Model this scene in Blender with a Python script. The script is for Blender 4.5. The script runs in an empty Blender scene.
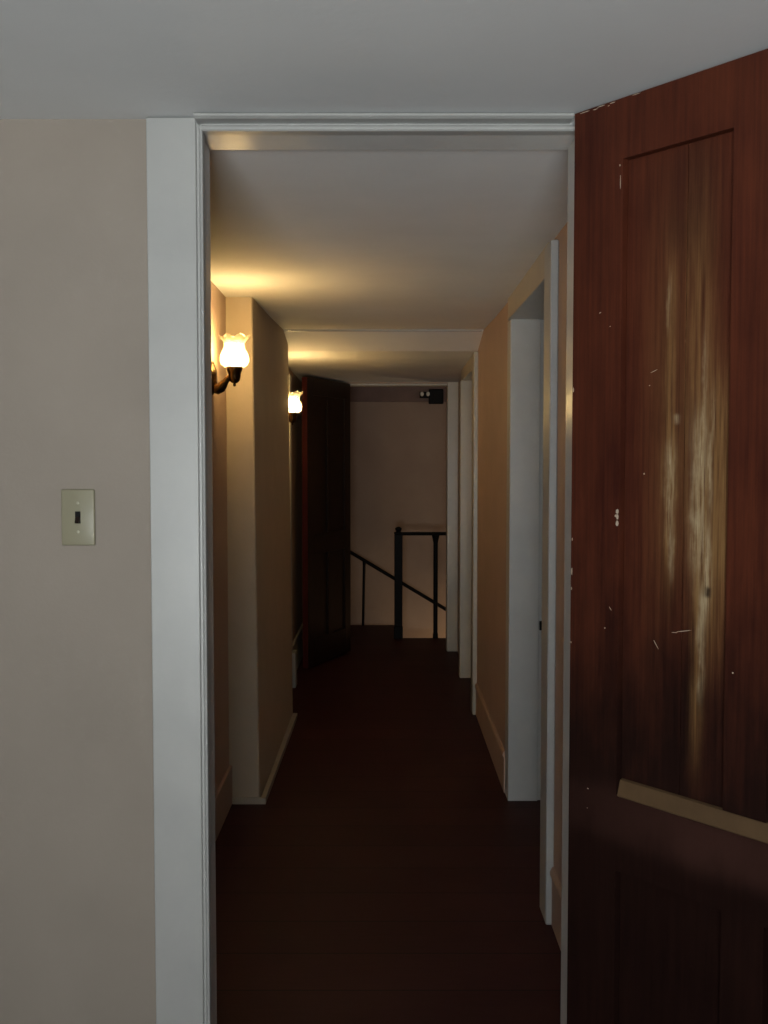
import bpy, bmesh, math, random
from mathutils import Vector, Matrix
random.seed(4)
S = bpy.context.scene
C = S.collection
PI = math.pi

# ------------------------------------------------------------------ materials
def nm(name):
    m = bpy.data.materials.new(name); m.use_nodes = True
    nt = m.node_tree; b = nt.nodes['Principled BSDF']
    return m, nt, b

def N(nt, typ, **kw):
    n = nt.nodes.new(typ)
    for k, v in kw.items(): setattr(n, k, v)
    return n

def math_n(nt, op, a, b=None, c=None, clamp=False):
    n = nt.nodes.new('ShaderNodeMath'); n.operation = op; n.use_clamp = clamp
    for i, v in enumerate((a, b, c)):
        if v is None: continue
        if isinstance(v, (int, float)): n.inputs[i].default_value = v
        else: nt.links.new(v, n.inputs[i])
    return n.outputs[0]

def mixc(nt, fac, a, b):
    n = nt.nodes.new('ShaderNodeMix'); n.data_type = 'RGBA'
    for s, v in ((n.inputs[0], fac), (n.inputs[6], a), (n.inputs[7], b)):
        if isinstance(v, (int, float)): s.default_value = v
        elif isinstance(v, tuple): s.default_value = (*v, 1)
        else: nt.links.new(v, s)
    return n.outputs[2]

def noise(nt, vec, scale, detail=4, rough=0.55, stretch=None, loc=(0, 0, 0)):
    if stretch is not None:
        mp = nt.nodes.new('ShaderNodeMapping'); mp.inputs['Scale'].default_value = stretch
        mp.inputs['Location'].default_value = loc
        nt.links.new(vec, mp.inputs[0]); vec = mp.outputs[0]
    n = nt.nodes.new('ShaderNodeTexNoise')
    n.inputs['Scale'].default_value = scale; n.inputs['Detail'].default_value = detail
    n.inputs['Roughness'].default_value = rough
    nt.links.new(vec, n.inputs['Vector'])
    return n.outputs['Fac']

def ramp(nt, fac, lo, hi):
    n = nt.nodes.new('ShaderNodeMapRange'); n.clamp = True
    n.inputs[1].default_value = lo; n.inputs[2].default_value = hi
    nt.links.new(fac, n.inputs[0]); return n.outputs[0]

def bump(nt, b, h, strength, dist=0.002):
    n = nt.nodes.new('ShaderNodeBump'); n.inputs['Strength'].default_value = strength
    n.inputs['Distance'].default_value = dist
    nt.links.new(h, n.inputs['Height']); nt.links.new(n.outputs[0], b.inputs['Normal'])

def plain(name, c1, c2, rough=0.8, scale=6, bs=0.15, bscale=120, metallic=0, spec=0.3):
    m, nt, b = nm(name)
    co = N(nt, 'ShaderNodeTexCoord').outputs['Object']
    f = ramp(nt, noise(nt, co, scale, 5), 0.3, 0.7)
    nt.links.new(mixc(nt, f, c1, c2), b.inputs['Base Color'])
    b.inputs['Roughness'].default_value = rough; b.inputs['Metallic'].default_value = metallic
    b.inputs['Specular IOR Level'].default_value = spec
    if bs: bump(nt, b, noise(nt, co, bscale, 3), bs)
    return m

M = {}
M['paper'] = plain('beige_wallpaper', (0.285, 0.246, 0.207), (0.31, 0.268, 0.226), 0.75, 5, 0.12, 160)
M['hall_paper'] = plain('tan_hall_wallpaper', (0.45, 0.325, 0.26), (0.50, 0.36, 0.29), 0.62, 5, 0.15, 140)
M['chimney_paper'] = plain('buff_chimney_paper', (0.50, 0.42, 0.32), (0.54, 0.455, 0.35), 0.72, 7, 0.25, 90)
M['plaster'] = plain('ceiling_plaster', (0.67, 0.68, 0.68), (0.71, 0.72, 0.72), 0.85, 3, 0.2, 60)
M['hall_plaster'] = plain('hall_ceiling_plaster', (0.80, 0.795, 0.79), (0.86, 0.855, 0.85), 0.8, 3, 0.3, 60)
M['hall_white'] = plain('hall_white_paint', (0.47, 0.475, 0.47), (0.52, 0.525, 0.515), 0.35, 9, 0.08, 70, spec=0.5)
M['white'] = plain('white_gloss_paint', (0.385, 0.385, 0.375), (0.42, 0.42, 0.405), 0.35, 9, 0.08, 70, spec=0.5)
M['cream'] = plain('cream_gloss_paint', (0.44, 0.395, 0.32), (0.49, 0.44, 0.355), 0.3, 9, 0.08, 70, spec=0.5)
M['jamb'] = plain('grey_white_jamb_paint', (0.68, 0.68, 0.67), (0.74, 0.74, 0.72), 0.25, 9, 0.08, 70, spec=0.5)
M['ivory'] = plain('ivory_plastic', (0.265, 0.245, 0.168), (0.285, 0.263, 0.18), 0.35, 8, 0.0)
M['toggle'] = plain('dark_brown_bakelite', (0.010, 0.006, 0.005), (0.018, 0.009, 0.006), 0.3, 8, 0.0)
M['slot'] = plain('black_slot', (0.004, 0.004, 0.004), (0.006, 0.006, 0.006), 0.8, 8, 0.0)
M['screw'] = plain('painted_screw_steel', (0.35, 0.33, 0.25), (0.42, 0.40, 0.3), 0.4, 8, 0.0, metallic=0.4)
M['brass'] = plain('aged_brass', (0.075, 0.043, 0.015), (0.12, 0.072, 0.026), 0.25, 30, 0.05, 200, metallic=1.0)
M['black'] = plain('black_enamel', (0.003, 0.003, 0.0035), (0.006, 0.0055, 0.006), 0.55, 20, 0.05, 90, spec=0.12)
M['stair_wall'] = plain('dim_plaster', (0.33, 0.235, 0.18), (0.37, 0.27, 0.205), 0.85, 4, 0.2, 70)
M['beam'] = plain('brown_board', (0.16, 0.10, 0.08), (0.20, 0.125, 0.10), 0.6, 8, 0.1, 60)
M['knob'] = plain('glazed_porcelain', (0.70, 0.66, 0.58), (0.76, 0.72, 0.63), 0.15, 8, 0.0, spec=0.6)
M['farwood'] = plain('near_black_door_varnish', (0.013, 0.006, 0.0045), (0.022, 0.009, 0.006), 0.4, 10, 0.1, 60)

def floor_mat():
    m, nt, b = nm('dark_red_brown_floorboards')
    co = N(nt, 'ShaderNodeTexCoord').outputs['Object']
    sx = N(nt, 'ShaderNodeSeparateXYZ'); nt.links.new(co, sx.inputs[0])
    y = math_n(nt, 'DIVIDE', sx.outputs['Y'], 0.215)
    fr = math_n(nt, 'FRACT', y)
    gap = math_n(nt, 'LESS_THAN', fr, 0.022)
    idx = math_n(nt, 'FLOOR', y)
    wn = N(nt, 'ShaderNodeTexWhiteNoise'); wn.noise_dimensions = '1D'
    nt.links.new(idx, wn.inputs['W'])
    g = noise(nt, co, 3.0, 6, 0.6, (2.0, 22.0, 1.0))
    wear = ramp(nt, noise(nt, co, 1.7, 5), 0.45, 0.75)
    f = math_n(nt, 'MULTIPLY_ADD', wn.outputs['Value'], 0.35, math_n(nt, 'MULTIPLY', g, 0.7))
    c = mixc(nt, f, (0.030, 0.0088, 0.0098), (0.054, 0.0162, 0.0180))
    c = mixc(nt, math_n(nt, 'MULTIPLY', wear, 0.45), c, (0.070, 0.027, 0.026))
    c = mixc(nt, gap, c, (0.008, 0.005, 0.005))
    nt.links.new(c, b.inputs['Base Color'])
    b.inputs['Roughness'].default_value = 0.55; b.inputs['Specular IOR Level'].default_value = 0.12
    h = math_n(nt, 'SUBTRACT', math_n(nt, 'MULTIPLY', g, 0.25), gap)
    bump(nt, b, h, 0.35, 0.002)
    return m
M['floor'] = floor_mat()

def door_mat(panel):
    """old red varnish, sun-bleached in streaks on the upper panel; object X = across the leaf, Z = up"""
    m, nt, b = nm('worn_red_varnish_panel' if panel else 'worn_red_varnish')
    co = N(nt, 'ShaderNodeTexCoord').outputs['Object']
    sx = N(nt, 'ShaderNodeSeparateXYZ'); nt.links.new(co, sx.inputs[0])
    X, Z = sx.outputs['X'], sx.outputs['Z']
    streak = noise(nt, co, 1.0, 7, 0.65, (95.0, 4.0, 3.2))
    fine = noise(nt, co, 1.0, 6, 0.7, (260.0, 6.0, 9.0), (3, 1, 2))
    cloud = noise(nt, co, 4.5, 5, 0.6, (1.6, 1, 0.7))
    # varnish: red above, shade on the lower leaf painted in as near black
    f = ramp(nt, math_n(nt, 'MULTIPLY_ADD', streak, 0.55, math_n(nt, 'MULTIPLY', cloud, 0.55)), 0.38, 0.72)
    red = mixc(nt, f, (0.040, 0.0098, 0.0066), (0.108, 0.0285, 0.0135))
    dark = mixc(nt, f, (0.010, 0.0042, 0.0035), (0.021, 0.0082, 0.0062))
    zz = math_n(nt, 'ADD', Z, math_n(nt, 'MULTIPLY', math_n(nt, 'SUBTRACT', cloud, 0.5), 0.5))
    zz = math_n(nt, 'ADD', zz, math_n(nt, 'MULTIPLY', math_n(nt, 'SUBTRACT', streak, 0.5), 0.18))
    low_shade = math_n(nt, 'SUBTRACT', 1.0, ramp(nt, zz, 0.90, 1.30))
    col = mixc(nt, low_shade, red, dark)
    warp = noise(nt, co, 1.0, 4, 0.6, (14.0, 1.0, 9.0), (5, 2, 7))
    XW = math_n(nt, 'ADD', X, math_n(nt, 'MULTIPLY', math_n(nt, 'SUBTRACT', warp, 0.5), 0.030))
    def gauss(x0, z0, a, c):
        u = math_n(nt, 'DIVIDE', math_n(nt, 'SUBTRACT', XW, x0), a)
        v = math_n(nt, 'DIVIDE', math_n(nt, 'SUBTRACT', Z, z0), c)
        r = math_n(nt, 'ADD', math_n(nt, 'POWER', math_n(nt, 'ABSOLUTE', u), 2.0), math_n(nt, 'POWER', math_n(nt, 'ABSOLUTE', v), 4.0))
        return math_n(nt, 'EXPONENT', math_n(nt, 'MULTIPLY', r, -1.0))
    if panel:
        def total(lst):
            s = None
            for x0, z0, a, c, k in lst:
                g = math_n(nt, 'MULTIPLY', gauss(x0, z0, a, c), k)
                s = g if s is None else math_n(nt, 'ADD', s, g)
            return s
        tan = total([(0.285, 1.60, 0.034, 0.36, 0.75), (0.322, 1.36, 0.030, 0.25, 1.0), (0.226, 1.56, 0.014, 0.30, 0.8),
                     (0.232, 1.36, 0.012, 0.14, 0.6), (0.292, 1.10, 0.013, 0.19, 0.8), (0.20, 1.55, 0.035, 0.40, 0.22), (0.345, 1.43, 0.022, 0.18, 0.5)])
        pale = total([(0.292, 1.39, 0.014, 0.14, 0.95), (0.309, 1.26, 0.007, 0.08, 1.2), (0.228, 1.41, 0.008, 0.075, 1.1), (0.234, 1.29, 0.005, 0.05, 0.5),
                      (0.300, 1.58, 0.004, 0.12, 0.45), (0.301, 1.13, 0.006, 0.10, 0.65), (0.222, 1.75, 0.004, 0.05, 0.35), (0.243, 1.535, 0.006, 0.009, 0.6), (0.315, 1.48, 0.004, 0.10, 0.7)])
        k1 = math_n(nt, 'MULTIPLY', tan, ramp(nt, streak, 0.30, 0.62), clamp=True)
        k2 = math_n(nt, 'MULTIPLY', pale, ramp(nt, math_n(nt, 'MULTIPLY_ADD', fine, 0.6, math_n(nt, 'MULTIPLY', warp, 0.4)), 0.40, 0.60), clamp=True)
        col = mixc(nt, k1, col, mixc(nt, fine, (0.145, 0.070, 0.024), (0.275, 0.155, 0.062)))
        col = mixc(nt, k2, col, (0.50, 0.395, 0.24))
        knot = gauss(0.311, 1.222, 0.006, 0.010)
        col = mixc(nt, math_n(nt, 'MULTIPLY', knot, 0.9), col, (0.02, 0.010, 0.006))
        top = math_n(nt, 'MULTIPLY', gauss(0.262, 1.93, 0.05, 0.10), ramp(nt, cloud, 0.35, 0.6))
        col = mixc(nt, math_n(nt, 'MULTIPLY', top, 0.6), col, (0.022, 0.010, 0.008))
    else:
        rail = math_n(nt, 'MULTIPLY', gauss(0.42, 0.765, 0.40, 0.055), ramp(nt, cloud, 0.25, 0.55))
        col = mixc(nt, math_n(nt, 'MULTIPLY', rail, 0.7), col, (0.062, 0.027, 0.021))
    nt.links.new(col, b.inputs['Base Color'])
    b.inputs['Roughness'].default_value = 0.42; b.inputs['Specular IOR Level'].default_value = 0.11
    bump(nt, b, math_n(nt, 'ADD', streak, math_n(nt, 'MULTIPLY', fine, 0.4)), 0.25, 0.001)
    return m
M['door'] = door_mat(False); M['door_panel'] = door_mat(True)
M['bare'] = plain('bare_yellow_wood', (0.088, 0.051, 0.024), (0.12, 0.070, 0.033), 0.6, 14, 0.15, 70)
M['chip'] = plain('chipped_pale_filler', (0.45, 0.36, 0.27), (0.55, 0.46, 0.36), 0.8, 40, 0.0)

def glass_mat():
    m, nt, b = nm('etched_lamp_glass'); nt.nodes.remove(b)
    out = nt.nodes['Material Output']
    tr = N(nt, 'ShaderNodeBsdfTransparent'); tr.inputs[0].default_value = (1.0, 0.97, 0.90, 1)
    tl = N(nt, 'ShaderNodeBsdfTranslucent'); tl.inputs[0].default_value = (0.95, 0.90, 0.78, 1)
    gl = N(nt, 'ShaderNodeBsdfGlossy'); gl.inputs['Roughness'].default_value = 0.12
    lw = N(nt, 'ShaderNodeLayerWeight'); lw.inputs[0].default_value = 0.5
    fres = math_n(nt, 'MULTIPLY_ADD', math_n(nt, 'POWER', lw.outputs['Facing'], 4.0), 0.30, 0.03)
    co = N(nt, 'ShaderNodeTexCoord').outputs['Object']
    sx = N(nt, 'ShaderNodeSeparateXYZ'); nt.links.new(co, sx.inputs[0])
    # frosted body, clear ruffled rim
    fz = N(nt, 'ShaderNodeMapRange'); fz.clamp = True
    for i, v in ((1, 0.038), (2, 0.072), (3, 0.22), (4, 0.09)): fz.inputs[i].default_value = v
    nt.links.new(sx.outputs['Z'], fz.inputs[0])
    m1 = N(nt, 'ShaderNodeMixShader'); nt.links.new(fz.outputs[0], m1.inputs[0])
    nt.links.new(tr.outputs[0], m1.inputs[1]); nt.links.new(tl.outputs[0], m1.inputs[2])
    m2 = N(nt, 'ShaderNodeMixShader'); nt.links.new(fres, m2.inputs[0])
    nt.links.new(m1.outputs[0], m2.inputs[1]); nt.links.new(gl.outputs[0], m2.inputs[2])
    nt.links.new(m2.outputs[0], out.inputs[0])
    return m
M['glass'] = glass_mat()

def bulb_mat():
    m, nt, b = nm('lit_bulb'); nt.nodes.remove(b)
    e = N(nt, 'ShaderNodeEmission'); e.inputs[0].default_value = (1.0, 0.70, 0.285, 1); e.inputs[1].default_value = 150
    nt.links.new(e.outputs[0], nt.nodes['Material Output'].inputs[0])
    return m
M['bulb'] = bulb_mat()
m, nt, b = nm('window_glass'); b.inputs['Transmission Weight'].default_value = 1; b.inputs['Roughness'].default_value = 0
M['pane'] = m

# ------------------------------------------------------------------ mesh helpers
def box(bm, x0, x1, y0, y1, z0, z1, bev=0.0, seg=1):
    vs = [bm.verts.new((x, y, z)) for x in (x0, x1) for y in (y0, y1) for z in (z0, z1)]
    idx = [(0, 1, 3, 2), (4, 6, 7, 5), (0, 4, 5, 1), (2, 3, 7, 6), (0, 2, 6, 4), (1, 5, 7, 3)]
    fs = [bm.faces.new([vs[i] for i in f]) for f in idx]
    if bev:
        ed = list({e for f in fs for e in f.edges})
        bmesh.ops.bevel(bm, geom=ed, offset=bev, segments=seg, affect='EDGES', profile=0.5, clamp_overlap=True)

def prism(bm, pts, axis, a0, a1):
    """extrude a closed 2D outline along an axis: 'X' outline (y,z), 'Y' outline (x,z), 'Z' outline (x,y)"""
    def P(p, a):
        return {'X': (a, p[0], p[1]), 'Y': (p[0], a, p[1]), 'Z': (p[0], p[1], a)}[axis]
    A = [bm.verts.new(P(p, a0)) for p in pts]; B = [bm.verts.new(P(p, a1)) for p in pts]
    n = len(pts)
    for i in range(n): bm.faces.new((A[i], A[(i + 1) % n], B[(i + 1) % n], B[i]))
    bm.faces.new(A[::-1]); bm.faces.new(B)

def lathe(bm, prof, n=32, c=(0, 0, 0), close=True):
    rings = []
    for r, z in prof:
        rings.append([bm.verts.new((c[0] + r * math.cos(2 * PI * k / n), c[1] + r * math.sin(2 * PI * k / n), c[2] + z)) for k in range(n)])
    for a, b_ in zip(rings, rings[1:]):
        for k in range(n): bm.faces.new((a[k], a[(k + 1) % n], b_[(k + 1) % n], b_[k]))
    if close:
        bm.faces.new(rings[0][::-1]); bm.faces.new(rings[-1])
    return rings

def tube(bm, pts, rad, n=12):
    pts = [Vector(p) for p in pts]
    rings = []
    for i, p in enumerate(pts):
        d = (pts[min(i + 1, len(pts) - 1)] - pts[max(i - 1, 0)]).normalized()
        up = Vector((0, 1, 0)) if abs(d.y) < 0.9 else Vector((1, 0, 0))
        a = d.cross(up).normalized(); b_ = d.cross(a)
        r = rad[i] if isinstance(rad, (list, tuple)) else rad
        rings.append([bm.verts.new(p + (a * math.cos(2 * PI * k / n) + b_ * math.sin(2 * PI * k / n)) * r) for k in range(n)])
    for a, b_ in zip(rings, rings[1:]):
        for k in range(n): bm.faces.new((a[k], a[(k + 1) % n], b_[(k + 1) % n], b_[k]))
    bm.faces.new(rings[0][::-1]); bm.faces.new(rings[-1])

def obj(name, bm, mat, parent=None, smooth=False, loc=None):
    bmesh.ops.recalc_face_normals(bm, faces=bm.faces[:])
    me = bpy.data.meshes.new(name); bm.to_mesh(me); bm.free()
    if smooth:
        for p in me.polygons: p.use_smooth = True
        try: me.set_sharp_from_angle(angle=math.radians(40))
        except Exception: pass
    me.materials.append(M[mat] if isinstance(mat, str) else mat)
    o = bpy.data.objects.new(name, me); C.objects.link(o)
    if parent: o.parent = parent
    if loc: o.location = loc
    return o

def B(): return bmesh.new()
def boxes(*bs):
    bm = B()
    for b_ in bs: box(bm, *b_)
    return bm
def struct(name, bm, mat, parent=None):
    o = obj(name, bm, mat, parent); o['kind'] = 'structure'; return o
def thing(name, label, cat, loc=(0, 0, 0), rotz=0, group=None):
    o = bpy.data.objects.new(name, None); C.objects.link(o)
    o.location = loc; o.rotation_euler = (0, 0, rotz); o.empty_display_size = 0.1
    o['label'] = label; o['category'] = cat; o['kind'] = 'thing'
    if group: o['group'] = group
    return o

# ------------------------------------------------------------------ dimensions
CZ = 2.155                    # ceiling
WY, WB = 2.16, 2.27           # wall with the doorway
LX, RX = -0.658, 0.532        # hallway side walls
CH0, CH1, CHX = 4.36, 5.83, -0.535
FY = 7.90                     # doorway at the far end

# ------------------------------------------------------------------ setting: floors and ceilings
struct('floor', boxes((-2.0, 1.9, -2.4, 8.48, -0.12, 0), (-1.6, 0.095, 8.48, 9.15, -0.12, 0), (1.9, 2.3, 2.27, 5.2, -0.12, 0)), 'floor')
struct('ceiling', boxes((-2.0, 1.9, -2.4, WB - 0.05, CZ, CZ + 0.1)), 'plaster')
bm = B()
prism(bm, [(WB - 0.05, CZ), (3.3, CZ - 0.006), (4.36, CZ - 0.019), (5.0, CZ - 0.014), (5.60, CZ), (5.60, CZ + 0.2), (WB - 0.05, CZ + 0.2)], 'X', -0.9, 2.3)
prism(bm, [(5.60, CZ - 0.004), (5.95, 2.078), (6.3, 2.066), (FY + 0.02, 2.045), (FY + 0.02, CZ + 0.2), (5.60, CZ + 0.2)], 'X', -0.9, 1.2)
struct('ceiling_hallway', bm, 'hall_plaster')
struct('ceiling_stairs', boxes((-1.7, 1.7, FY + 0.02, 9.5, CZ, CZ + 0.1)), 'stair_wall')
bm = B(); prism(bm, [(5.585, CZ + 0.001), (5.59, CZ - 0.007), (5.605, CZ - 0.009), (5.612, CZ - 0.002)], 'X', LX + 0.04, RX - 0.01)
struct('trim_1', bm, 'hall_white')

# ------------------------------------------------------------------ setting: the room with the camera
struct('wall_front', boxes((-1.9, -0.378, WY, WB, 0, CZ), (0.40, 1.8, WY, WB, 0, CZ)), 'paper')
struct('wall_left', boxes((-2.0, -1.9, -2.4, WB, 0, CZ)), 'paper')
struct('wall_right', boxes((1.8, 1.9, -2.4, WY, 0, CZ)), 'paper')
WX0, WX1, WZ0, WZ1 = -0.75, 0.35, 0.35, 1.50
struct('wall_back', boxes((-2.0, WX0, -2.4, -2.3, 0, CZ), (WX1, 1.9, -2.4, -2.3, 0, CZ), (WX0, WX1, -2.4, -2.3, 0, WZ0), (WX0, WX1, -2.4, -2.3, WZ1, CZ)), 'paper')
w = struct('window_1', boxes((WX0, WX1, -2.385, -2.38, WZ0, WZ1)), 'pane')
bm = B()
for x in (WX0, (WX0 + WX1) / 2 - 0.02, WX1 - 0.04): box(bm, x, x + 0.04, -2.40, -2.33, WZ0, WZ1, 0.003)
for z in (WZ0, (WZ0 + WZ1) / 2 - 0.02, WZ1 - 0.04): box(bm, WX0, WX1, -2.398, -2.335, z, z + 0.04, 0.003)
obj('window_frame', bm, 'white', w)

# doorway trim: wide board, bead, liner, head with cap strip
bm = B()
box(bm, -0.4815, -0.3810, 2.140, WY + 0.005, 0, CZ - 0.003, 0.0015)                 # wide flat board
box(bm, -0.3825, -0.3775, 2.146, WY + 0.005, 0, CZ - 0.005)                         # groove bottom
prism(bm, [(-0.3785, WY), (-0.3785, 2.133), (-0.377, 2.1295), (-0.3730, 2.1295), (-0.3715, 2.1320), (-0.370, 2.1295), (-0.3665, 2.131), (-0.3655, 2.136), (-0.3655, WY)], 'Z', 0, 2.1345)
box(bm, 0.402, 0.50, 2.140, WY + 0.005, 0, CZ - 0.003, 0.0015)                      # hinge side board
struct('trim_2', bm, 'white')
bm = B()
prism(bm, [(WY, 2.1335), (2.133, 2.1335), (2.1295, 2.131), (2.1295, 2.125), (2.133, 2.1225), (WY, 2.1225)], 'X', -0.3715, 0.400)
prism(bm, [(WY, 2.151), (2.108, 2.151), (2.104, 2.148), (2.104, 2.144), (2.112, 2.1405), (WY, 2.1405)], 'X', -0.378, 0.3785)
box(bm, -0.372, 0.40, 2.145, WY + 0.005, 2.133, CZ - 0.002)
struct('trim_3', bm, 'white')
bm = B()
box(bm, -0.400, -0.3745, 2.150, WB + 0.002, 0, 2.128, 0.0015)
box(bm, 0.394, 0.412, 2.150, WB - 0.006, 0, 2.128, 0.0015)
box(bm, -0.400, 0.412, 2.150, WB + 0.002, 2.1255, CZ, 0.001)
struct('trim_4', bm, 'jamb')

# ------------------------------------------------------------------ setting: hallway
struct('wall_hallway_left', boxes((LX - 0.1, LX, WB, CH0 + 0.02, 0, CZ), (-0.73, -0.62, CH1 - 0.02, FY, 0, CZ)), 'hall_paper')
bm = B()                                                                             # chimney breast, leaning a little
pts = [(LX - 0.02, CH0), (CHX - 0.006, CH0), (CHX - 0.001, CH0 + 0.006), (CHX + 0.012, CH1), (LX - 0.02, CH1)]
A = [bm.verts.new((x + 0.006, y, 0)) for x, y in pts]; T = [bm.verts.new((x - 0.012, y, CZ)) for x, y in pts]
n = len(pts)
for i in range(n): bm.faces.new((A[i], A[(i + 1) % n], T[(i + 1) % n], T[i]))
bm.faces.new(A[::-1]); bm.faces.new(T)
struct('wall_chimney', bm, 'chimney_paper')
D0, D1, DH = 3.33, 4.39, 2.05          # first side doorway
E0, E1, EH = 6.02, 6.91, 1.985         # second side doorway
struct('wall_hallway_right', boxes((RX, 0.70, WB, D0 - 0.01, 0, CZ), (RX, 0.70, D0 - 0.01, D1 + 0.03, DH + 0.01, CZ), (RX, 0.70, D1 + 0.03, E0 - 0.01, 0, CZ),
       (RX, 0.70, E0 - 0.01, E1 + 0.01, EH + 0.01, CZ), (RX + 0.03, 0.70, E1 + 0.01, FY, 0, CZ)), 'hall_paper')
struct('baseboard_left', boxes((LX, LX + 0.014, WB, CH0, 0, 0.165, 0.003)), 'hall_paper')
struct('baseboard_far_left', boxes((-0.62, -0.602, CH1, FY - 0.05, 0, 0.23, 0.004)), 'white')
struct('trim_12', boxes((-0.604, -0.594, 6.61, 6.71, 0.2, 2.0, 0.002), (-0.604, -0.566, 6.60, 6.72, 0, 0.225, 0.003)), 'hall_white')
bm = B()
box(bm, LX + 0.014, CHX + 0.013, CH0 - 0.012, CH0 + 0.004, 0, 0.026)
prism(bm, [(CHX + 0.012, CH0 - 0.0124), (CHX + 0.032, CH0 - 0.0124), (CHX + 0.044, CH1 + 0.005), (CHX + 0.018, CH1 + 0.005)], 'Z', 0, 0.026)
struct('baseboard_chimney', bm, 'cream')
bm = B()
for y0, y1 in ((WB, 3.20), (4.50, 5.90)):
    box(bm, RX - 0.006, RX, y0, y1, 0, 0.165, 0.001)
    prism(bm, [(RX, 0.162), (RX - 0.012, 0.162), (RX - 0.012, 0.172), (RX - 0.005, 0.186), (RX, 0.186)], 'Y', y0, y1)
struct('baseboard_right', bm, 'hall_paper')
# first side doorway: casings, jamb with a stop, header
bm = B()
box(bm, 0.508, RX, 3.20, D0, 0, 2.13, 0.003)
box(bm, 0.5305, RX, D1 + 0.001, 4.50, 0, DH, 0.002)
struct('trim_5', bm, 'hall_white')
struct('trim_6', boxes((0.521, RX, D0, 4.41, DH, CZ - 0.001, 0.002)), 'cream')
bm = B()
box(bm, RX, 0.658, D1, D1 + 0.04, 0, DH, 0.002)
box(bm, 0.658, 0.72, D1 + 0.012, D1 + 0.05, 0, DH, 0.002)
box(bm, 0.675, 0.685, D1 - 0.004, D1 + 0.014, 0, DH, 0.002)
box(bm, RX - 0.01, 0.70, D0, D1 + 0.04, DH - 0.002, DH + 0.02, 0.002)
box(bm, RX, 0.70, D0 - 0.02, D0, 0, DH, 0.002)
t7 = struct('trim_7', bm, 'hall_white')
sp = obj('strike_plate', boxes((0.662, 0.676, D1 + 0.009, D1 + 0.0125, 0.735, 0.775, 0.001)), 'black', t7)
# second side doorway
bm = B()
box(bm, 0.507, RX, 5.90, E0, 0, 2.07, 0.003)
box(bm, 0.507, RX + 0.055, E1, 7.0, 0, EH, 0.003)
box(bm, 0.515, RX, E0, 7.0, EH, 2.07, 0.003)
box(bm, RX + 0.05, 0.60, E1 + 0.003, E1 + 0.03, 0, EH, 0.002)
box(bm, RX - 0.005, 0.70, E0, E1, EH, EH + 0.02, 0.002)
struct('trim_8', bm, 'cream')
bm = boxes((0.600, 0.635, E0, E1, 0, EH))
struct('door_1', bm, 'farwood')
# dim side room behind the first doorway
struct('wall_side_room', boxes((2.2, 2.3, 2.27, 5.2, 0, CZ), (0.70, 2.3, 5.1, 5.2, 0, CZ), (1.9, 2.3, 2.17, 2.27, 0, CZ)), 'paper')

# ------------------------------------------------------------------ setting: far doorway and stair hall
struct('wall_far', boxes((-1.7, -0.295, FY, FY + 0.1, 0, CZ + 0.1), (0.50, 1.7, FY, FY + 0.1, 0, CZ + 0.1), (-0.295, 0.50, FY, FY + 0.1, 2.035, CZ + 0.1)), 'hall_paper')
bm = B()
box(bm, 0.479, 0.562, FY - 0.022, FY, 0, 2.06, 0.003)
box(bm, 0.479, 0.502, FY, FY + 0.11, 0, 2.03, 0.002)
box(bm, -0.38, -0.282, FY - 0.022, FY, 0, 2.06, 0.003)
box(bm, -0.298, -0.282, FY, FY + 0.11, 0, 2.03, 0.002)
box(bm, -0.282, 0.479, FY - 0.024, FY + 0.11, 2.020, 2.036, 0.003)
struct('trim_9', bm, 'cream')
struct('trim_10', boxes((-0.282, 0.479, FY - 0.018, FY, 2.036, 2.10, 0.002)), 'hall_paper')
struct('wall_stairs', boxes((-1.7, 1.7, 9.30, 9.4, -1.6, CZ), (-1.7, -1.6, FY + 0.1, 9.30, -1.6, CZ), (1.6, 1.7, FY + 0.1, 9.30, -1.6, CZ)), 'stair_wall')
struct('trim_11', boxes((-1.6, 1.6, 9.265, 9.30, 1.975, 2.13, 0.003)), 'beam')
bm = B()
for k in range(7):
    x0 = 0.12 + 0.21 * k; z1 = -0.19 * (k + 1)
    box(bm, x0, x0 + 0.24, 8.50, 9.10, z1 - 0.03, z1, 0.004)
    box(bm, x0 - 0.02, x0, 8.50, 9.10, z1, z1 + 0.16)
struct('floor_stairs', bm, 'floor')
struct('floor_landing', boxes((-1.6, 1.6, 8.3, 9.3, -1.7, -1.6)), 'floor')

# ------------------------------------------------------------------ the big open door (leaf x = across from hinge, y = away from the viewer)
a = math.atan2(-0.7822587, 0.62295)
door = thing('panelled_door', 'open reddish-brown panelled door with worn bleached streaks, hinged on the right of the doorway', 'door', (0.379, 2.101, 0), a)
TH, LW, LZ = 0.036, 0.80, 2.146
st, mu0, mu1 = 0.121, 0.358, 0.442
def dbox(name, x0, x1, z0, z1, y0=0.0, y1=TH, mat='door', bev=0.0):
    return obj(name, boxes((x0, x1, y0, y1, z0, z1, bev)), mat, door)
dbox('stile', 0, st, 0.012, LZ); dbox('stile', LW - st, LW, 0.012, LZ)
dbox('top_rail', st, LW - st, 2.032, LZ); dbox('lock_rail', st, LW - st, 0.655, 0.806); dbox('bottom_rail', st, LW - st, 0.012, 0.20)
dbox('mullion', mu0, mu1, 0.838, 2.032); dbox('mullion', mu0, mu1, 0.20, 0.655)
def panel(x0, x1, z0, z1, seam):
    bm = B()
    for u0, u1 in ((x0 - 0.006, seam - 0.001), (seam + 0.001, x1 + 0.006)):
        box(bm, max(u0, x0 + 0.003), min(u1, x1 - 0.002), 0.0115, 0.018, z0 + 0.003, z1 - 0.003)
    box(bm, x0 - 0.006, x1 + 0.006, 0.0178, 0.026, z0 - 0.006, z1 + 0.006)
    obj('panel', bm, 'door_panel', door)
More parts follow.
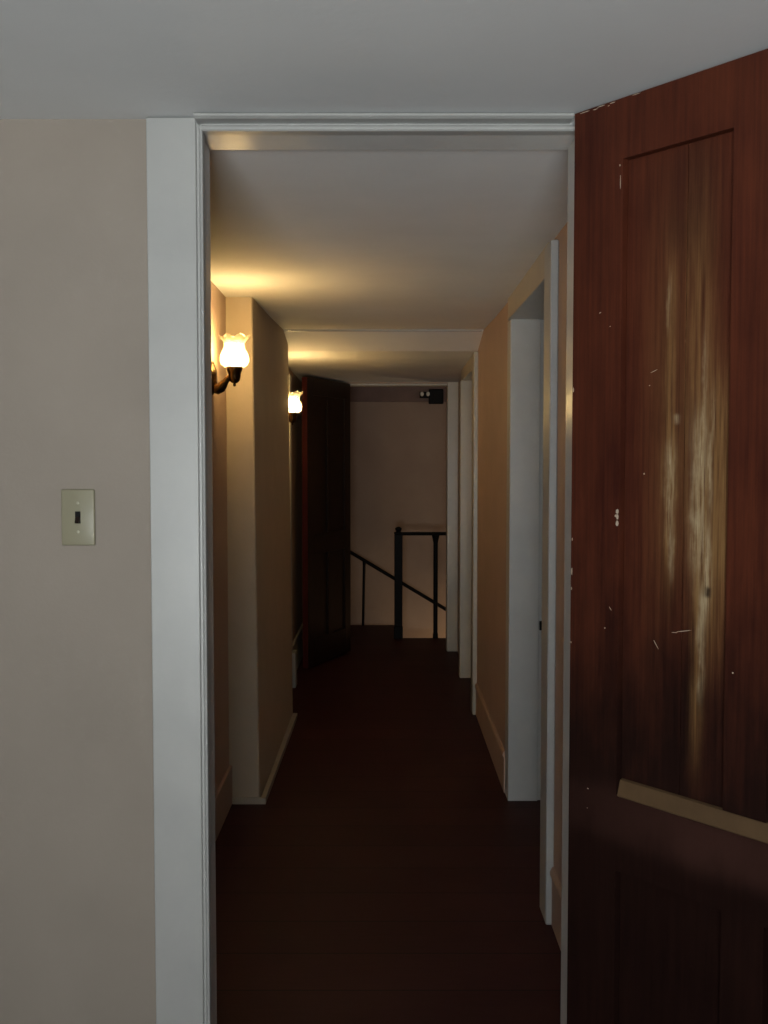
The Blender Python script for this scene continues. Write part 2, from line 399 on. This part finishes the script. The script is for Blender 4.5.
panel(st, mu0, 0.806, 2.032, 0.259); panel(mu1, LW - st, 0.806, 2.032, 0.57)
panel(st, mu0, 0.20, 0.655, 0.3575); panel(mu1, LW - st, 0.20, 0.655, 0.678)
bm = B(); prism(bm, [(0.0105, 0.838), (0.0040, 0.836), (-0.0045, 0.806), (-0.001, 0.803), (0.012, 0.803)], 'X', st + 0.006, LW - st)
lg = obj('rail_moulding', bm, 'bare', door); lg['label'] = 'strip of bare yellow wood above the lock rail'
bm = B()                                                                             # nicks where the varnish has chipped off
def chip(x, z, w_, h_, rot=0, y=-0.0004):
    n_ = 7; vs = []
    for k in range(n_):
        t = 2 * PI * k / n_; r = random.uniform(0.7, 1.0)
        u, v = math.cos(t) * w_ * r, math.sin(t) * h_ * r
        vs.append((x + u * math.cos(rot) - v * math.sin(rot), z + u * math.sin(rot) + v * math.cos(rot)))
    prism(bm, vs, 'Y', y, y + 0.002)
for args in ((0.069, 1.747, 0.0035, 0.0012, 0.4), (0.094, 1.718, 0.002, 0.001, 0.2), (0.1165, 1.360, 0.0042, 0.0055), (0.1165, 1.350, 0.0035, 0.006), (0.1165, 1.338, 0.0042, 0.0065), (0.113, 1.352, 0.003, 0.003),
             (0.089, 1.130, 0.0018, 0.0022), (0.102, 1.17, 0.0055, 0.0006, -0.9), (0.1135, 2.021, 0.0016, 0.0024), (0.115, 1.99, 0.0008, 0.016), (0.374, 1.087, 0.002, 0.0018), (0.05, 0.80, 0.0025, 0.0012), (0.049, 0.76, 0.0012, 0.001),
             (0.0025, 1.60, 0.002, 0.006), (0.003, 1.30, 0.0018, 0.004), (0.002, 1.09, 0.0024, 0.003), (0.0024, 1.235, 0.002, 0.009), (0.002, 1.20, 0.0018, 0.004)): chip(*args)
for args in ((0.189, 1.626, 0.010, 0.0007, 0.35), (0.170, 1.434, 0.0018, 0.0022), (0.202, 1.112, 0.011, 0.0009, -0.95), (0.262, 1.145, 0.02, 0.0008, 0.22), (0.243, 1.14, 0.008, 0.0007, 0.1), (0.180, 1.60, 0.002, 0.001)): chip(*args, y=0.0111)
for t, h_, w_ in ((0.024, 0.0030, 0.014), (0.052, 0.0045, 0.007), (0.066, 0.0022, 0.011), (0.085, 0.0065, 0.003), (0.094, 0.0030, 0.008), (0.150, 0.0018, 0.012)): chip(t, LZ - h_, w_, 0.0009)
cp = obj('paint_chips', bm, 'chip', door); cp['label'] = 'pale nicks and scratches in the varnish'; cp['kind'] = 'stuff'
for z in (0.25, 1.88):
    bm = B(); lathe(bm, [(0.004, -0.052), (0.0065, -0.049), (0.0065, 0.049), (0.004, 0.052)], 14, (-0.002, TH + 0.007, z))
    box(bm, 0.002, 0.034, TH - 0.0005, TH + 0.002, z - 0.045, z + 0.045)
    obj('hinge', bm, 'black', door, True)

# ------------------------------------------------------------------ dark door at the end of the hallway
a2 = math.atan2(-0.69, -0.275)
far = thing('dark_plank_door', 'nearly black open door at the far end of the hallway, beyond the second lamp', 'door', (-0.292, 7.862, 0), a2)
L2 = 0.735
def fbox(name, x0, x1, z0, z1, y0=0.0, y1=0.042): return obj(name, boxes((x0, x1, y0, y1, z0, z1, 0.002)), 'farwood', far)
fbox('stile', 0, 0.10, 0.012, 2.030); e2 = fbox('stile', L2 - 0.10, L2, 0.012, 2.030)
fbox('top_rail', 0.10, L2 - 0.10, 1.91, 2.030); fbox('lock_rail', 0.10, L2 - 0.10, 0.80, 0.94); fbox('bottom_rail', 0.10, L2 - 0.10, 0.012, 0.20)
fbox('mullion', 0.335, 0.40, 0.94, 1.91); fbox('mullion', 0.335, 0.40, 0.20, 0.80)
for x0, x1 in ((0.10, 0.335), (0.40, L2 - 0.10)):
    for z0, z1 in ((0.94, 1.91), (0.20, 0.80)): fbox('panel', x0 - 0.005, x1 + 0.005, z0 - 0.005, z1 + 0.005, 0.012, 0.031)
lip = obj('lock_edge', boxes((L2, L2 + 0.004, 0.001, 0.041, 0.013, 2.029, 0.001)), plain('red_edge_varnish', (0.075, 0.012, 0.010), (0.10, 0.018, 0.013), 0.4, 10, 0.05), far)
lip['label'] = 'reddish lock edge'

# ------------------------------------------------------------------ light switch
sw = thing('light_switch', 'ivory single toggle light switch on the beige wall left of the doorway', 'light switch', (-0.635, WY, 1.341))
bm = B(); box(bm, -0.035, 0.035, -0.0065, 0, -0.0585, 0.0585, 0.004, 3); obj('cover_plate', bm, 'ivory', sw, True)
obj('toggle_slot', boxes((-0.0055, 0.0055, -0.0072, -0.004, -0.0125, 0.0125)), 'slot', sw)
bm = B(); prism(bm, [(-0.007, 0.002), (-0.016, -0.0095), (-0.0145, -0.0115), (-0.007, -0.009)], 'X', -0.0042, 0.0042); obj('toggle', bm, 'toggle', sw)
for z in (-0.030, 0.030):
    bm = B(); lathe(bm, [(0.0032, 0), (0.003, 0.0008), (0.0016, 0.0012)], 14)
    for v in bm.verts: v.co = Vector((v.co.x, -0.0065 - v.co.z, v.co.y + z))
    obj('screw', bm, 'screw', sw, True)

# ------------------------------------------------------------------ wall lamps (origin on the wall, lamp stands out along +x)
def make_sconce(label, loc):
    t = thing('wall_sconce', label, 'wall lamp', loc, 0, 'brass wall lamps with tulip glass shades')
    out = 0.086
    bm = B()                                                                         # oval stepped back plate
    rings = []
    for k_, x in ((1.0, 0.0), (1.0, 0.005), (0.86, 0.009), (0.80, 0.010), (0.55, 0.017), (0.2, 0.019)):
        rings.append([bm.verts.new((x, 0.040 * k_ * math.cos(2 * PI * i / 36), -0.040 + 0.064 * k_ * math.sin(2 * PI * i / 36))) for i in range(36)])
    for p, q in zip(rings, rings[1:]):
        for i in range(36): bm.faces.new((p[i], p[(i + 1) % 36], q[(i + 1) % 36], q[i]))
    bm.faces.new(rings[0][::-1]); bm.faces.new(rings[-1])
    obj('back_plate', bm, 'brass', t, True)
    bm = B(); tube(bm, [(0.008, 0, -0.078), (0.022, 0, -0.082), (0.034, 0, -0.076), (0.044, 0, -0.064), (0.052, 0, -0.052), (0.062, 0, -0.040), (0.074, 0, -0.032)],
                   [0.019, 0.021, 0.020, 0.0165, 0.013, 0.011, 0.011], 16)
    obj('arm', bm, 'brass', t, True)
    bm = B(); lathe(bm, [(0.003, -0.072), (0.006, -0.069), (0.0065, -0.064), (0.004, -0.061), (0.012, -0.058), (0.0195, -0.050), (0.0235, -0.036), (0.0245, -0.020), (0.029, -0.012), (0.0305, -0.004), (0.031, 0.0), (0.031, 0.004), (0.026, 0.005)], 32, (out, 0, 0))
    obj('lamp_cup', bm, 'brass', t, True)
    bm = B(); prof = [(0.030, 0.003), (0.038, 0.004), (0.047, 0.010), (0.0525, 0.020), (0.054, 0.030), (0.0525, 0.042), (0.048, 0.055), (0.042, 0.067), (0.0375, 0.078), (0.037, 0.088), (0.040, 0.099), (0.046, 0.109), (0.053, 0.117), (0.058, 0.121)]
    nseg = 72; rr = []
    for r, z in prof:
        k_ = max(0.0, (z - 0.078) / 0.043); ring = []
        for i in range(nseg):
            th = 2 * PI * i / nseg; wv = math.cos(7 * th)
            R = r * (1 + 0.07 * k_ * wv); zz = z + 0.0065 * k_ ** 1.5 * math.cos(7 * th + 0.9) - 0.003 * k_
            ring.append(bm.verts.new((R * math.cos(th), R * math.sin(th), zz)))
        rr.append(ring)
    for p, q in zip(rr, rr[1:]):
        for i in range(nseg): bm.faces.new((p[i], p[(i + 1) % nseg], q[(i + 1) % nseg], q[i]))
    g = obj('glass_shade', bm, 'glass', t, True, (out, 0, 0))
    so = g.modifiers.new('thickness', 'SOLIDIFY'); so.thickness = 0.0022; so.offset = -1
    bm = B(); lathe(bm, [(0.010, 0.004), (0.012, 0.016), (0.0165, 0.028), (0.024, 0.042), (0.0285, 0.056), (0.028, 0.068), (0.023, 0.080), (0.013, 0.088), (0.003, 0.091)], 28, (out, 0, 0))
    obj('light_bulb', bm, 'bulb', t, True)
    return t
def copy_tree(o, parent=None):
    c = o.copy(); C.objects.link(c)
    if parent: c.parent = parent
    for ch in list(o.children): copy_tree(ch, c)
    return c
lamp = make_sconce('lit brass wall lamp nearer the doorway, in front of the chimney breast', (LX, 4.0, 1.813))
lamp2 = copy_tree(lamp); lamp2.location = (-0.62, 6.1, 1.735)
lamp2['label'] = 'lit brass wall lamp half hidden behind the chimney breast, beside the dark far door'

# ------------------------------------------------------------------ stair hall ironwork
rail = thing('stair_railing', 'black landing railing with thick newel post and level handrail beyond the far doorway', 'railing', (0.118, 8.475, 0))
bm = B(); box(bm, -0.036, 0.036, -0.036, 0.036, 0, 0.10, 0.003); box(bm, -0.033, 0.033, -0.033, 0.033, 0.10, 0.858, 0.004)
box(bm, -0.037, 0.037, -0.037, 0.037, 0.858, 0.872, 0.004); nw = obj('newel_post', bm, 'black', rail)
bm = B(); lathe(bm, [(0.030, 0.872), (0.018, 0.878), (0.022, 0.886), (0.028, 0.896), (0.026, 0.906), (0.014, 0.914), (0.003, 0.917)], 20); obj('cap', bm, 'black', nw, True)
bm = B()
prism(bm, [(-0.024, 0.846), (0.024, 0.846), (0.028, 0.858), (0.022, 0.872), (-0.022, 0.872), (-0.028, 0.858)], 'X', 0.033, 1.45)
obj('handrail', bm, 'black', rail)
for x in (0.304, 0.62, 0.94, 1.26):
    bm = B(); lathe(bm, [(0.022, 0), (0.022, 0.03), (0.018, 0.05), (0.0185, 0.40), (0.0185, 0.78), (0.024, 0.815), (0.030, 0.835), (0.032, 0.848)], 14, (x, 0, 0))
    obj('baluster', bm, 'black', rail, True)
hr = thing('stair_handrail', 'thin dark sloping stair handrail running down to the right behind the newel post', 'handrail', (-0.17, 9.13, 0))
k = 9.13 / 9.3
p0, p1 = Vector((-0.305 * k, 0, 1.46 - (1.46 - 0.636) * k)), Vector((0.567 * k, 0, 1.46 - (1.46 - 0.112) * k))
dd = (p1 - p0); q0 = p0 - dd * 0.45; q1 = p1 + dd * 0.45
bm = B(); off = Vector((0.17, 0, 0)); tube(bm, [q0 + off, p0 + off, p1 + off, q1 + off], 0.0155, 12); obj('handrail', bm, 'black', hr, True)
def railz(x): return p0.z + dd.z * (x - p0.x) / dd.x
for x in (-0.175, -0.62):
    bm = B(); tube(bm, [(x + 0.17 - 0.010, 0, 0), (x + 0.17, 0, railz(x) - 0.045), (x + 0.17 + 0.004, 0, railz(x))], [0.0115, 0.012, 0.019], 10); obj('baluster', bm, 'black', hr, True)

fx = thing('wall_fixture', 'small dark fixture with two pale knobs high on the stair hall wall board', 'fixture', (0.44, 9.265, 2.03))
bm = B(); box(bm, -0.045, 0.085, -0.055, 0, -0.075, 0.055, 0.008, 2); obj('housing', bm, 'black', fx)
bm = B(); box(bm, -0.125, -0.045, -0.030, 0, -0.022, 0.032, 0.006, 2); obj('bracket', bm, 'black', fx)
for x in (-0.105, -0.052):
    bm = B(); lathe(bm, [(0.007, 0), (0.008, 0.012), (0.014, 0.016), (0.017, 0.026), (0.014, 0.036), (0.006, 0.040)], 18)
    for v in bm.verts: v.co = Vector((v.co.x + x, -0.026 - v.co.z, v.co.y * 1.25 + 0.012))
    obj('knob', bm, 'knob', fx, True)

# ------------------------------------------------------------------ light
def area(name, loc, target, size, size_y, power, col, spread=PI):
    l = bpy.data.lights.new(name, 'AREA'); l.shape = 'RECTANGLE'; l.size = size; l.size_y = size_y; l.energy = power; l.color = col; l.spread = spread
    o = bpy.data.objects.new(name, l); C.objects.link(o); o.location = loc
    o.rotation_euler = (Vector(target) - Vector(loc)).to_track_quat('-Z', 'Y').to_euler()
    return o
area('window_daylight', ((WX0 + WX1) / 2, -2.29, (WZ0 + WZ1) / 2), (0.1, 2.16, 2.95), 1.05, 1.0, 51, (0.95, 1.0, 1.0), math.radians(100))
up = area('ceiling_fill', (-0.5, -0.9, 1.25), (-0.5, -0.7, 3), 0.35, 0.35, 14, (0.95, 0.99, 1.0))  # unseen upward fill added to brighten the ceilings, no lamp stands here
area('stairwell_lamp', (1.2, 8.95, -0.75), (0.2, 9.3, -0.2), 0.3, 0.3, 9.0, (1.0, 0.72, 0.42))
area('stair_hall_fill', (1.3, 8.2, 1.9), (0.1, 9.3, 0.9), 0.3, 0.3, 0.8, (1.0, 0.80, 0.62))  # unseen fill added to lift the stair hall wall, no fixture
wd = bpy.data.worlds.new('dusk'); S.world = wd; wd.use_nodes = True
wd.node_tree.nodes['Background'].inputs[0].default_value = (0.6, 0.7, 0.9, 1); wd.node_tree.nodes['Background'].inputs[1].default_value = 0.15

# ------------------------------------------------------------------ camera
cam = bpy.data.cameras.new('camera'); co_ = bpy.data.objects.new('camera', cam); C.objects.link(co_)
cam.sensor_fit = 'VERTICAL'; cam.sensor_height = 36; cam.lens = 36 * 1040 / 1024; cam.clip_start = 0.02
co_.location = (0, 0, 1.46); co_.rotation_euler = (PI / 2 - math.atan(52 / 1040), 0, 0)
S.camera = co_
S.view_settings.view_transform = 'Standard'; S.view_settings.look = 'None'; S.view_settings.gamma = 1; S.view_settings.exposure = 0
S.view_settings.use_curve_mapping = False
